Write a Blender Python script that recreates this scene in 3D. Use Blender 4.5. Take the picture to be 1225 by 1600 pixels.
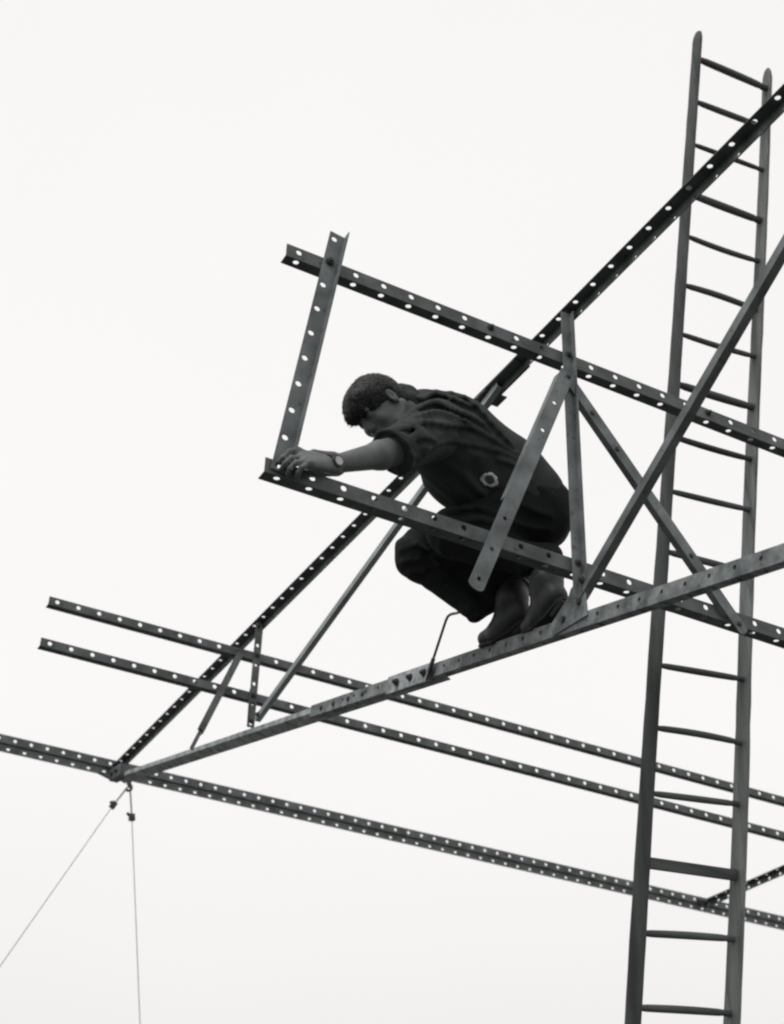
import bpy, math
import numpy as np
from mathutils import Vector, Matrix
from mathutils.bvhtree import BVHTree

# ------------------------------------------------------------------ scene, camera, sky, sun
for o in list(bpy.data.objects): bpy.data.objects.remove(o)
S = bpy.context.scene
COL = S.collection

cam_data = bpy.data.cameras.new('camera')
cam_data.sensor_fit = 'HORIZONTAL'; cam_data.sensor_width = 36.0
cam_data.lens = 36.0*2311.6/1225.0
cam_data.clip_start = 0.05; cam_data.clip_end = 2000.0
cam_data.dof.use_dof = True; cam_data.dof.focus_distance = 4.95; cam_data.dof.aperture_fstop = 5.0
cam = bpy.data.objects.new('camera', cam_data); COL.objects.link(cam)
R_ = Vector((0.87719241, -0.4791899, 0.03017481))
D_ = Vector((0.28606068, 0.47111265, -0.83439928))
F_ = Vector((0.38561998, 0.74056054, 0.55033383))
m = Matrix((R_, -D_, -F_)).transposed().to_4x4(); m.translation = Vector((0, 0, 1.6))
cam.matrix_world = m
S.camera = cam

SUN_EL, SUN_AZ = math.radians(56), math.radians(250)     # azimuth: 0 = +Y, clockwise towards +X
w = bpy.data.worlds.new('World'); S.world = w; w.use_nodes = True
nt = w.node_tree; nt.nodes.clear()
N = nt.nodes.new; LK = nt.links.new
sky = N('ShaderNodeTexSky'); sky.sky_type = 'NISHITA'; sky.sun_disc = False
sky.sun_elevation = SUN_EL; sky.sun_rotation = SUN_AZ; sky.dust_density = 4.0; sky.air_density = 1.5
bw = N('ShaderNodeRGBToBW'); LK(sky.outputs[0], bw.inputs[0])
tc = N('ShaderNodeTexCoord'); sep = N('ShaderNodeSeparateXYZ'); LK(tc.outputs['Generated'], sep.inputs[0])
# overcast veil: a little duller towards the horizon all the way round
rmp = N('ShaderNodeValToRGB'); LK(sep.outputs['Z'], rmp.inputs[0])
rmp.color_ramp.interpolation = 'EASE'
e = rmp.color_ramp.elements
e[0].position = 0.0; e[0].color = (0.80, 0.785, 0.775, 1)
e[1].position = 0.44; e[1].color = (0.968, 0.956, 0.942, 1)
cl = N('ShaderNodeTexNoise'); cl.inputs['Scale'].default_value = 1.6; cl.inputs['Detail'].default_value = 3.0
LK(tc.outputs['Generated'], cl.inputs['Vector'])
cm = N('ShaderNodeMapRange'); LK(cl.outputs['Fac'], cm.inputs['Value'])
cm.inputs['From Min'].default_value = 0.3; cm.inputs['From Max'].default_value = 0.7
cm.inputs['To Min'].default_value = 0.975; cm.inputs['To Max'].default_value = 1.02
mul = N('ShaderNodeMix'); mul.data_type = 'RGBA'; mul.blend_type = 'MULTIPLY'; mul.inputs['Factor'].default_value = 1.0
LK(rmp.outputs['Color'], mul.inputs['A']); LK(cm.outputs['Result'], mul.inputs['B'])
sc = N('ShaderNodeVectorMath'); sc.operation = 'SCALE'; sc.inputs['Scale'].default_value = 10.0
LK(mul.outputs['Result'], sc.inputs[0])
mix = N('ShaderNodeMix'); mix.data_type = 'RGBA'; mix.inputs['Factor'].default_value = 0.97
LK(bw.outputs[0], mix.inputs['A']); LK(sc.outputs[0], mix.inputs['B'])
bg = N('ShaderNodeBackground'); bg.inputs['Strength'].default_value = 0.1
LK(mix.outputs['Result'], bg.inputs['Color'])
out = N('ShaderNodeOutputWorld'); LK(bg.outputs[0], out.inputs[0])

sd = bpy.data.lights.new('sun', 'SUN'); sd.energy = 1.4; sd.angle = math.radians(14); sd.color = (1.0, 0.985, 0.96)
so = bpy.data.objects.new('sun', sd); COL.objects.link(so)
sv = Vector((math.sin(SUN_AZ)*math.cos(SUN_EL), math.cos(SUN_AZ)*math.cos(SUN_EL), math.sin(SUN_EL)))
so.rotation_euler = sv.to_track_quat('Z', 'Y').to_euler(); so.location = (0, 0, 30)

S.view_settings.view_transform = 'Standard'; S.view_settings.look = 'None'
S.view_settings.exposure = 0.0; S.view_settings.gamma = 1.0; S.view_settings.use_curve_mapping = False
S.render.engine = 'CYCLES'; S.render.resolution_x = 784; S.render.resolution_y = 1024
S.cycles.max_bounces = 6
S.cycles.pixel_filter_type = 'BLACKMAN_HARRIS'; S.cycles.filter_width = 2.3

# ------------------------------------------------------------------ materials
def material(name, base, rough=0.6, var=0.25, scale=14.0, stretch=(1, 1, 1), bump=0.15, bscale=90.0, blot=None, spec=0.3, metal=0.0):
    mt = bpy.data.materials.new(name); mt.use_nodes = True
    n = mt.node_tree.nodes; l = mt.node_tree.links; b = n['Principled BSDF']
    b.inputs['Roughness'].default_value = rough; b.inputs['Specular IOR Level'].default_value = spec
    b.inputs['Metallic'].default_value = metal
    t = n.new('ShaderNodeTexCoord'); mp = n.new('ShaderNodeMapping'); mp.inputs['Scale'].default_value = stretch
    l.new(t.outputs['Object'], mp.inputs['Vector'])
    ns = n.new('ShaderNodeTexNoise'); ns.inputs['Scale'].default_value = scale; ns.inputs['Detail'].default_value = 6
    l.new(mp.outputs[0], ns.inputs['Vector'])
    r = n.new('ShaderNodeValToRGB'); l.new(ns.outputs['Fac'], r.inputs[0])
    r.color_ramp.elements[0].position = 0.32; r.color_ramp.elements[1].position = 0.70
    r.color_ramp.elements[0].color = tuple(c*(1-var) for c in base)+(1,)
    r.color_ramp.elements[1].color = tuple(min(1, c*(1+var)) for c in base)+(1,)
    colr = r.outputs['Color']
    if blot:
        n2 = n.new('ShaderNodeTexNoise'); n2.inputs['Scale'].default_value = blot[1]; n2.inputs['Detail'].default_value = 8
        n2.inputs['Roughness'].default_value = 0.7
        l.new(mp.outputs[0], n2.inputs['Vector'])
        r2 = n.new('ShaderNodeValToRGB'); l.new(n2.outputs['Fac'], r2.inputs[0])
        r2.color_ramp.elements[0].position = blot[2]; r2.color_ramp.elements[1].position = blot[2]+0.1
        mx = n.new('ShaderNodeMix'); mx.data_type = 'RGBA'
        l.new(r2.outputs['Color'], mx.inputs['Factor']); l.new(colr, mx.inputs['A'])
        mx.inputs['B'].default_value = tuple(blot[0])+(1,)
        colr = mx.outputs['Result']
    l.new(colr, b.inputs['Base Color'])
    if bump:
        n3 = n.new('ShaderNodeTexNoise'); n3.inputs['Scale'].default_value = bscale; n3.inputs['Detail'].default_value = 5
        l.new(mp.outputs[0], n3.inputs['Vector'])
        bp = n.new('ShaderNodeBump'); bp.inputs['Strength'].default_value = bump; bp.inputs['Distance'].default_value = 0.004
        l.new(n3.outputs['Fac'], bp.inputs['Height']); l.new(bp.outputs[0], b.inputs['Normal'])
    return mt

def cool(v, k=1.0): return (v*0.90*k, v*1.0*k, v*1.015*k)
M_STEEL = material('painted_steel', cool(0.112), 0.55, 0.40, 11, bump=0.2, blot=(cool(0.045), 26, 0.58))
M_BRACE = material('grey_steel', cool(0.165), 0.6, 0.38, 10, bump=0.25, blot=(cool(0.075), 32, 0.57))
M_CHORD = material('weathered_steel', cool(0.21), 0.8, 0.5, 18, bump=0.7, bscale=60, blot=(cool(0.10), 30, 0.55))
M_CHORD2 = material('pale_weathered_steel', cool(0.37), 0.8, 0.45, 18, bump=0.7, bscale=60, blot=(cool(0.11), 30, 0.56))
M_PALE = material('galvanised_steel', cool(0.32), 0.6, 0.25, 8, bump=0.1)
M_BOLT = material('bolt_steel', cool(0.06), 0.5, 0.2, 40)
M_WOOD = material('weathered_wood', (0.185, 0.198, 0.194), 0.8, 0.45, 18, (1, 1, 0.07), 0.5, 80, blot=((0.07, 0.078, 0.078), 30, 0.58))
M_WOOD_SHADE = material('shaded_weathered_wood', (0.085, 0.093, 0.092), 0.75, 0.5, 14, (1, 1, 0.10), 0.5, 80, blot=((0.045, 0.05, 0.05), 20, 0.55))  # left stile: shade on its rounded outer side put into the wood colour
M_RUNG = material('rung_wood', (0.10, 0.108, 0.108), 0.75, 0.35, 22, (0.1, 1, 1), 0.4, 80)
M_WIRE = material('wire', cool(0.42), 0.5, 0.1, 30, bump=0)
M_SKIN = material('skin', (0.128, 0.138, 0.139), 0.55, 0.2, 18, bump=0.1, bscale=140)
M_HAIR = material('hair', cool(0.014), 0.55, 0.5, 120, (1, 1, 1), 0.4, 320)
M_SHIRT = material('shirt_cotton', cool(0.058), 0.9, 0.18, 8, bump=0.25, bscale=260, spec=0.1)
M_TROUSER = material('trouser_cloth', cool(0.024), 0.9, 0.2, 8, bump=0.25, bscale=260, spec=0.1)
M_BOOT = material('boot_leather', cool(0.042), 0.5, 0.3, 20, bump=0.3, bscale=80)
M_SOLE = material('rubber_sole', cool(0.016), 0.8, 0.2, 40)
M_STRAP = material('watch_strap', cool(0.02), 0.6, 0.2, 40)
M_DIAL = material('watch_dial', (0.55, 0.56, 0.55), 0.3, 0.1, 60, bump=0)
M_PATCH = material('frayed_patch', (0.74, 0.74, 0.72), 0.9, 0.3, 90, bump=0.6, bscale=200)
M_PATCHD = material('patch_centre', cool(0.11), 0.9, 0.3, 60, bump=0.4)
M_GROUND = material('earth', (0.075, 0.077, 0.072), 0.95, 0.35, 0.7, bump=0.6, bscale=6, blot=((0.065, 0.07, 0.06), 0.35, 0.55))

# ------------------------------------------------------------------ helpers
def V(*a): return np.array(a, float)
def nz(v): v = np.asarray(v, float); return v/np.linalg.norm(v)

class MB:
    def __init__(s): s.v = []; s.f = []
    def add(s, verts, faces):
        k = len(s.v); s.v += [tuple(map(float, p)) for p in verts]; s.f += [tuple(i+k for i in q) for q in faces]
    def tube(s, pts, r, n=10, caps=True):
        pts = [V(*p) for p in pts]; r = r if hasattr(r, '__len__') else [r]*len(pts)
        t0 = nz(pts[1]-pts[0]); a = nz(np.cross(t0, V(0.31, 0.2, 0.93)) if abs(t0[2]) < .9 else np.cross(t0, V(1, 0.1, 0)))
        vs = []
        for i, p in enumerate(pts):
            t = nz(pts[min(i+1, len(pts)-1)]-pts[max(i-1, 0)])
            a = nz(a-t*(a@t)); b = np.cross(t, a)
            for k in range(n):
                th = 2*math.pi*k/n; vs.append(p+r[i]*(math.cos(th)*a+math.sin(th)*b))
        fs = [(i*n+k, i*n+(k+1) % n, (i+1)*n+(k+1) % n, (i+1)*n+k) for i in range(len(pts)-1) for k in range(n)]
        if caps: fs += [tuple(range(n))[::-1], tuple((len(pts)-1)*n+k for k in range(n))]
        s.add(vs, fs)
    def prism(s, poly, d):      # polygon (3-D points) extruded by vector d
        n = len(poly); poly = [V(*p) for p in poly]
        s.add(poly+[p+d for p in poly], [tuple(range(n))[::-1], tuple(range(n, 2*n))]+[(i, (i+1) % n, n+(i+1) % n, n+i) for i in range(n)])
    def box(s, c, ax, ay, az):  # centre and three half-axis vectors
        c, ax, ay, az = V(*c), V(*ax), V(*ay), V(*az)
        q = [c+i*ax+j*ay+k*az for k in (-1, 1) for j in (-1, 1) for i in (-1, 1)]
        s.add(q, [(0, 2, 3, 1), (4, 5, 7, 6), (0, 1, 5, 4), (2, 6, 7, 3), (0, 4, 6, 2), (1, 3, 7, 5)])
    def strip(s, o, eu, ev, en, L, W, t, holes, v0, r, nseg=12):
        """flange plate: origin o, along eu (length L), across ev (width W), thick t along en, round holes at holes (u) and v0"""
        o, eu, ev, en = V(*o), nz(eu), nz(ev), nz(en)
        holes = [u for u in holes if r*1.5 < u < L-r*1.5]
        P = lambda u, v, z: o+eu*u+ev*v+en*z
        cuts = [0.0]+[(a+b)/2 for a, b in zip(holes[:-1], holes[1:])]+[L]
        if not holes: cuts = [0.0, L]
        for i in range(len(cuts)-1):
            u0, u1 = cuts[i], cuts[i+1]
            if not holes:
                vs = [P(u, v, z) for z in (0, t) for (u, v) in ((u0, 0), (u1, 0), (u1, W), (u0, W))]
                s.add(vs, [(3, 2, 1, 0), (4, 5, 6, 7)]); continue
            hu = holes[i]; ang = [2*math.pi*k/nseg for k in range(nseg)]
            hp = [(hu+r*math.cos(a), v0+r*math.sin(a)) for a in ang]
            op = []
            for a in ang:
                c, sn = math.cos(a), math.sin(a); ts = []
                if c > 1e-6: ts.append((u1-hu)/c)
                if c < -1e-6: ts.append((u0-hu)/c)
                if sn > 1e-6: ts.append((W-v0)/sn)
                if sn < -1e-6: ts.append((0-v0)/sn)
                tt = min(ts); op.append([hu+tt*c, v0+tt*sn])
            used = set()
            for cu, cv in ((u1, W), (u0, W), (u0, 0), (u1, 0)):
                a = math.atan2(cv-v0, cu-hu) % (2*math.pi)
                ks = sorted(range(nseg), key=lambda k: abs((ang[k]-a+math.pi) % (2*math.pi)-math.pi))
                k = next(q for q in ks if q not in used); used.add(k); op[k] = [cu, cv]
            vs = [P(u, v, 0) for u, v in op]+[P(u, v, 0) for u, v in hp]+[P(u, v, t) for u, v in op]+[P(u, v, t) for u, v in hp]
            n = nseg; fs = []
            for k in range(n):
                j = (k+1) % n
                fs += [(k, n+k, n+j, j), (2*n+k, 2*n+j, 3*n+j, 3*n+k), (n+k, 3*n+k, 3*n+j, n+j)]
            s.add(vs, fs)
        # rims
        b = [P(0, 0, 0), P(L, 0, 0), P(L, W, 0), P(0, W, 0), P(0, 0, t), P(L, 0, t), P(L, W, t), P(0, W, t)]
        s.add(b, [(0, 1, 5, 4), (1, 2, 6, 5), (2, 3, 7, 6), (3, 0, 4, 7)])
    def angle(s, p0, p1, da, db, wa, wb, t=0.0035, ha=None, hb=None, r=0.0105):
        """rolled angle: fold line p0-p1, flange A towards da (thick towards db), flange B towards db"""
        p0, p1 = V(*p0), V(*p1); L = np.linalg.norm(p1-p0); eu = (p1-p0)/L
        da = nz(V(*da)-eu*(V(*da)@eu)); db = nz(V(*db)-eu*(V(*db)@eu))
        def us(h): return [] if h is None else list(np.arange(h[0], L, h[1]))
        s.strip(p0, eu, da, db, L, wa, t, us(ha), ha[2] if ha else 0, r)
        s.strip(p0+db*t, eu, db, da, L, wb-t, t, us(hb), (hb[2] if hb else 0)-t, r)
    def hexbolt(s, c, n, r=0.012, h=0.011, nut=True):
        c, n = V(*c), nz(n); a = nz(np.cross(n, V(0.2, 0.5, 0.84))); b = np.cross(n, a)
        ring = lambda rr, z, m: [c+n*z+rr*(math.cos(2*math.pi*k/m)*a+math.sin(2*math.pi*k/m)*b) for k in range(m)]
        s.prism(ring(r*1.3, 0, 10), n*0.002); s.prism(ring(r, 0.002, 6), n*h)
        if nut: s.prism(ring(r*.55, h+0.002, 8), n*0.008)
    def build(s, name, mat, parent=None, origin=None, smooth=False):
        o0 = V(*origin) if origin is not None else V(0, 0, 0)
        if parent is not None: o0 = V(*PARW[parent.name])
        me = bpy.data.meshes.new(name); me.from_pydata([tuple(V(*p)-o0) for p in s.v], [], s.f); me.validate(); me.update()
        if smooth: me.polygons.foreach_set('use_smooth', [True]*len(me.polygons))
        me.materials.append(mat)
        o = bpy.data.objects.new(name, me); COL.objects.link(o)
        if parent is not None: o.parent = parent; PARW[o.name] = o0
        else: o.location = o0; PARW[o.name] = o0
        return o
PARW = {}
def empty(name, loc):
    o = bpy.data.objects.new(name, None); o.empty_display_size = 0.1; o.location = loc; COL.objects.link(o); PARW[o.name] = V(*loc); return o
def tag(o, label, cat, group=None):
    o['label'] = label; o['category'] = cat
    if group: o['group'] = group
    return o
X_, Y_, Z_ = V(1, 0, 0), V(0, 1, 0), V(0, 0, 1)

# ------------------------------------------------------------------ ground
g = MB(); n = 24; q = [-400+800*i/n for i in range(n+1)]
g.add([(x, y, 0.0) for y in q for x in q], [(j*(n+1)+i, j*(n+1)+i+1, (j+1)*(n+1)+i+1, (j+1)*(n+1)+i) for j in range(n) for i in range(n)])
go = g.build('ground', M_GROUND); go['kind'] = 'structure'

# ------------------------------------------------------------------ the cantilever truss the man stands on
X0 = 2.421
def zc(y): return 3.697+(y-2.419)*0.2519      # top edge of the bottom chord
sl = nz(V(0, 1, 0.2519)); slu = nz(V(0, -0.2519, 1))
truss = empty('roof_truss', (X0, 1.3, 0.0))
tag(truss, 'tapering cantilever truss of bolted steel angles that the crouching man stands on', 'truss', 'cantilever roof trusses')
b = MB(); b.angle((2.447, 1.1, 5.19), (2.447, 8.16, 5.19), (-1, 0, 0), (0, 0, -1), 0.046, 0.0035, ha=(0.007, 0.1085, 0.026), r=0.0098)
b.strip((2.447, 1.1, 5.1865), Y_, -Z_, -X_, 2.55, 0.0405, 0.0035, list(np.arange(0.007, 2.55, 0.1085)), 0.030, 0.0062)
b.strip((2.447, 3.65, 5.1865), Y_, -Z_, -X_, 4.51, 0.0405, 0.0035, [], 0.02, 0.01)
top_chord = b.build('top_chord', M_STEEL, truss)
# bottom chord in two lengths lapped at a splice
b = MB()
p0, p1 = V(X0, 1.1, zc(1.1)-0.052), V(X0, 5.36, zc(5.36)-0.052)
b.angle(p0, p1, slu, X_, 0.052, 0.036, 0.004, ha=(0.05, 0.1085, 0.030), hb=(0.05, 0.1085, 0.02), r=0.0075)
q_ = slu*0.006+X_*0.006
b.angle(p0+q_, p1+q_, slu, X_, 0.047, 0.030, 0.003)
b.build('bottom_chord', M_CHORD, truss)
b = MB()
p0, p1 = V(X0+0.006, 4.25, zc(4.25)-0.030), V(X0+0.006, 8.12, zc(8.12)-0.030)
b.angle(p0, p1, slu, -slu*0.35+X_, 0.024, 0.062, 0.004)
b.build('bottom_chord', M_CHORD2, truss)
# splice plate with its heavy bolts
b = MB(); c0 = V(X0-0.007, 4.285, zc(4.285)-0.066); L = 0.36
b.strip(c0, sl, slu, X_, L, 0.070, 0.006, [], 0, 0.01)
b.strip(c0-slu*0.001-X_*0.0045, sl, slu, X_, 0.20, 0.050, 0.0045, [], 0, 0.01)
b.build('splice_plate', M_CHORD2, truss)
for u in (0.045, 0.155, 0.27):
    b = MB(); b.hexbolt(c0+sl*u+slu*0.034-X_*0.0055, -X_, 0.013, 0.008); b.build('bolt', M_BOLT, truss)
for y in (4.85, 4.98, 5.12, 5.24):
    b = MB(); b.hexbolt(V(X0-0.0005, y, zc(y)-0.026), -X_, 0.009, 0.005, False); b.build('bolt', M_BOLT, truss)
# near post
b = MB(); b.angle((2.430, 3.325, 3.97), (2.428, 3.325, 5.165), (-1, 0, 0), (0, -1, 0), 0.040, 0.026, ha=None)
b.build('post', M_BRACE, truss)
# gusset at the foot of the post
b = MB(); b.prism([(X0-0.006, 3.300, 4.055), (X0-0.006, 3.372, 4.035), (X0-0.006, 3.385, 4.015), (X0-0.006, 3.49, 3.960), (X0-0.006, 3.48, 3.915), (X0-0.006, 3.29, 3.90), (X0-0.006, 3.295, 3.96)], X_*0.005)
b.build('gusset_plate', M_CHORD, truss)
for p in ((X0-0.006, 3.33, 3.965), (X0-0.006, 3.42, 3.945)):
    b = MB(); b.hexbolt(p, -X_, 0.010, 0.006, False); b.build('bolt', M_BOLT, truss)
# near diagonal, rising towards the camera
b = MB(); d = nz(V(0, 1.90-3.335, 4.845-3.99)); nn = nz(np.cross(X_, d)); nn = nn if nn[2] > 0 else -nn
a0 = V(X0-0.010, 3.335, 3.985)-nn*0.016
b.angle(a0, a0+d*1.75, nn, X_, 0.034, 0.030)
b.build('diagonal_brace', M_BRACE, truss)
# far diagonal, rising from the bottom chord to the top chord behind the man
b = MB(); A, Bp = V(X0-0.006, 5.965, 4.620), V(X0-0.006, 3.80, 5.165); d = nz(Bp-A); nn = nz(np.cross(X_, d)); nn = nn if nn[2] > 0 else -nn
b.angle(A-nn*0.012, Bp-nn*0.012, nn, X_, 0.030, 0.026)
b.build('diagonal_brace', M_PALE, truss)
# far post and its bracing strut
b = MB(); b.angle((2.437, 6.02, 4.60), (2.437, 6.02, 5.165), (-1, 0, 0), (0, 1, 0), 0.038, 0.03, ha=(0.02, 0.105, 0.019), r=0.010)
b.build('post', M_STEEL, truss)
# plate and lap piece on the top chord above the man's back
b = MB(); b.strip((2.398, 3.66, 5.178), Y_, X_, Z_, 0.30, 0.078, 0.006, [], 0, 0.01)
b.strip((2.398, 3.86, 5.171), Y_, X_, Z_, 0.07, 0.10, 0.006, [], 0, 0.01); b.build('splice_plate', M_STEEL, truss)
# tip cleat where the chords meet the eave purlin
b = MB(); b.box((2.425, 8.06, 5.115), (0.026, 0, 0), (0, 0.10, 0.015), (0, 0, 0.038)); b.box((2.36, 8.12, 5.105), (0.045, 0, -0.012), (0, 0.012, 0), (0, 0, 0.008)); b.build('end_cleat', M_STEEL, truss)
for p in ((2.398, 8.03, 5.11), (2.398, 8.11, 5.12)):
    b = MB(); b.hexbolt(p, -X_, 0.013, 0.008); b.build('bolt', M_BOLT, truss)
for y in (3.33, 6.03):
    b = MB(); b.hexbolt((2.424, y, 5.185), -Z_, 0.011, 0.007); b.build('bolt', M_BOLT, truss)
for z in (4.97, 4.105):
    b = MB(); b.hexbolt((2.411, 3.321, z), -Y_, 0.010, 0.006); b.build('bolt', M_BOLT, truss)
for p, n_ in (((X0-0.011, 3.30, 4.03), -X_), ((X0-0.007, 5.93, 4.63), -X_), ((2.418, 6.017, 4.985), -Y_), ((2.418, 6.017, 4.767), -Y_), ((2.418, 6.017, 4.63), -Y_), ((2.44, 8.15, 5.20), -Y_)):
    b = MB(); b.hexbolt(p, n_, 0.0105, 0.006); b.build('bolt', M_BOLT, truss)
# column under the root of the cantilever, outside the frame
b = MB(); b.angle((2.43, 1.25, 0), (2.43, 1.25, 5.14), (-1, 0, 0), (0, 1, 0), 0.09, 0.09, 0.006); b.build('column', M_STEEL, truss)

# second truss, far right: the photo shows a length of its top chord
t2 = empty('roof_truss', (6.86, 8.1, 5.19))
tag(t2, 'distant truss chord crossing behind the foot of the ladder at lower right', 'truss', 'cantilever roof trusses')
b = MB(); b.angle((6.90, 2.0, 5.19), (6.90, 8.16, 5.19), (-1, 0, 0), (0, 0, -1), 0.046, 0.044, ha=(0.027, 0.1085, 0.023), hb=(0.027, 0.1085, 0.026))
b.build('top_chord', M_STEEL, t2)

# ------------------------------------------------------------------ purlins
GP = 'slotted steel purlins running across the trusses'
def purlin(x0, x1, y, z, wa, wb, first, hb, label, mat=M_STEEL, va=0.032, pitch=0.1056):
    b = MB(); b.angle((x0, y, z), (x1, y, z), (0, 0, 1), (0, 1, 0), wa, wb, ha=(first-x0, pitch, va), hb=((first-x0-0.002, pitch, 0.017) if hb else None))
    return tag(b.build('slotted_purlin', mat, origin=(x0, y, z)), label, 'purlin', GP)
up = purlin(1.316, 7.2, 3.339, 4.939, 0.052, 0.042, 1.361, True, 'uppermost slotted steel angle above the crouching man, running from the held upright to the ladder')
lo = purlin(1.312, 7.2, 3.339, 4.078, 0.052, 0.045, 1.361, True, 'slotted steel angle passing in front of the man\'s thighs, his hand on its free end')
fu = purlin(1.366, 7.2, 6.03, 4.963, 0.042, 0.040, 1.407, False, 'upper of the pair of thin slotted angles with free ends at left', va=0.022, pitch=0.1018)
fl = purlin(1.362, 7.2, 6.03, 4.745, 0.042, 0.040, 1.406, False, 'lower of the pair of thin slotted angles with free ends at left', va=0.022, pitch=0.1018)
eave = empty('slotted_purlin', (1.7, 8.1, 5.18))
tag(eave, 'lowest purlin, doubled slotted angles across the truss tip above the guy wires', 'purlin', GP)
b = MB(); b.angle((-0.6, 8.17, 5.183), (10.4, 8.17, 5.183), (0, 0, 1), (0, 1, 0), 0.052, 0.036, ha=(0.04, 0.0985, 0.026), hb=None); b.build('slotted_angle', M_STEEL, eave)
b = MB(); b.angle((-0.6, 8.178, 5.177), (10.4, 8.178, 5.177), (0, 0, -1), (0, 1, 0), 0.046, 0.036, ha=(0.01, 0.0985, 0.023), hb=None); b.build('slotted_angle', M_STEEL, eave)
for p, o in (((6.86, 8.172-0.006, 5.2), eave),):
    b = MB(); b.hexbolt(p, -Y_); b.build('bolt', M_BOLT, o)
for o, y, z in ((fu, 6.03, 4.985), (fl, 6.03, 4.767)):
    for x in (6.86,):
        b = MB(); b.hexbolt((x, y, z), -Y_); b.v = [tuple(V(*p)-V(*o.location)) for p in b.v]; PARW[o.name] = V(0, 0, 0)
        b.build('bolt', M_BOLT, o); PARW[o.name] = V(*o.location)

for o, pts in ((up, ((2.0991, 3.339, 4.971), (3.049, 3.339, 4.971))), (lo, ((2.733, 3.339, 4.110), (3.05, 3.339, 4.11)))):
    for p in pts:
        b = MB(); b.hexbolt(p, -Y_, 0.011, 0.007); b.v = [tuple(V(*q)-V(*o.location)) for q in b.v]; PARW[o.name] = V(0, 0, 0)
        b.build('bolt', M_BOLT, o); PARW[o.name] = V(*o.location)
# upright slotted angle the man is fixing between the two near purlins
b = MB(); A, Bp = V(1.383, 3.333, 4.085), V(1.519, 3.333, 5.105)
b.angle(A, Bp, (-1, 0, 0), (0, -1, 0), 0.056, 0.036, ha=(0.018, 0.1092, 0.036), r=0.0105)
upr = tag(b.build('slotted_upright', M_BRACE, origin=(1.39, 3.33, 4.085)), 'leaning slotted upright joining the free ends of two angles, gripped by the man', 'upright')
b = MB(); b.hexbolt((1.468, 3.329, 4.972), -Y_, 0.013, 0.010); b.v = [tuple(V(*p)) for p in b.v]
b.build('bolt', M_BOLT, upr)

# ------------------------------------------------------------------ sway braces
def flat_brace(A, Bp, w_, lip, label, mat, hs, lipdir, name='sway_brace', off=0.0):
    A, Bp = V(*A), V(*Bp); d = nz(Bp-A); nn = nz(np.cross(Y_, d)); nn = nn if nn@V(*lipdir) > 0 else -nn
    L = np.linalg.norm(Bp-A)
    b = MB(); o = A-nn*w_/2
    b.strip(o, d, nn, Y_, L, w_, 0.004, hs, w_/2, 0.008)
    # rounded free end
    e = [A+d*L+nn*w_/2*math.cos(t)+d*w_*0.32*math.sin(t) for t in [math.pi*k/8 for k in range(9)]]
    b.prism(e, Y_*0.004)
    if lip: b.strip(A+nn*w_/2+Y_*0.0041+d*lip[0], d, Y_, -nn, lip[1]-lip[0], lip[2], 0.004, [], 0, 0.01)
    return tag(b.build(name, mat, origin=tuple(A)), label, 'brace', 'flat braces fanning out from the head of the near post')
br1 = flat_brace((2.392, 3.309, 4.86), (3.074, 3.312, 4.048), 0.044, (0.1, 0.98, 0.022), 'flat brace running down right from the post head to the lower near angle', M_BRACE, [], (-1, 0, -1))
br2 = flat_brace((2.385, 3.296, 4.86), (2.014, 3.296, 3.888), 0.055, (0.02, 0.66, 0.030), 'loose flat bar hanging down left across the man\'s hip, its rounded lower end free', M_BRACE, [0.165, 0.31, 0.745, 0.885, 1.015], (-1, 0, 0))
for o, L_, z in ((br1, V(3.06, 3.311, 4.066), 1), (br1, V(2.494, 3.3095, 4.735), 1), (br1, V(2.592, 3.31, 4.618), 1), (br1, V(2.878, 3.311, 4.278), 1), (br1, V(2.925, 3.311, 4.222), 1), (br2, V(2.39, 3.295, 4.845), 1)):
    b = MB(); b.hexbolt(L_, -Y_, 0.0075, 0.004, False); b.build('bolt', M_BOLT, o)
b = MB(); A, Bp = V(2.345, 6.012, 4.965), V(2.183, 6.012, 4.508); d = nz(Bp-A); nn = nz(np.cross(Y_, d))
b.angle(A, Bp, nn, Y_, 0.034, 0.03); b.strip(Bp+nn*0.008-d*0.01, d, nn, Y_, 0.115, 0.018, 0.004, [], 0, 0.01)
tag(b.build('sway_brace', M_STEEL, origin=tuple(A)), 'short dark brace hanging under the far pair of purlins beside the far post', 'brace')
b = MB(); b.tube([(2.396, 6.008, 4.79), (2.396, 6.006, 4.70), (2.400, 6.01, 4.60)], 0.006, 8)
tag(b.build('steel_rod', M_BOLT, origin=(2.396, 6.01, 4.79)), 'short thin rod hanging beside the far post above the bottom chord', 'rod')

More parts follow.
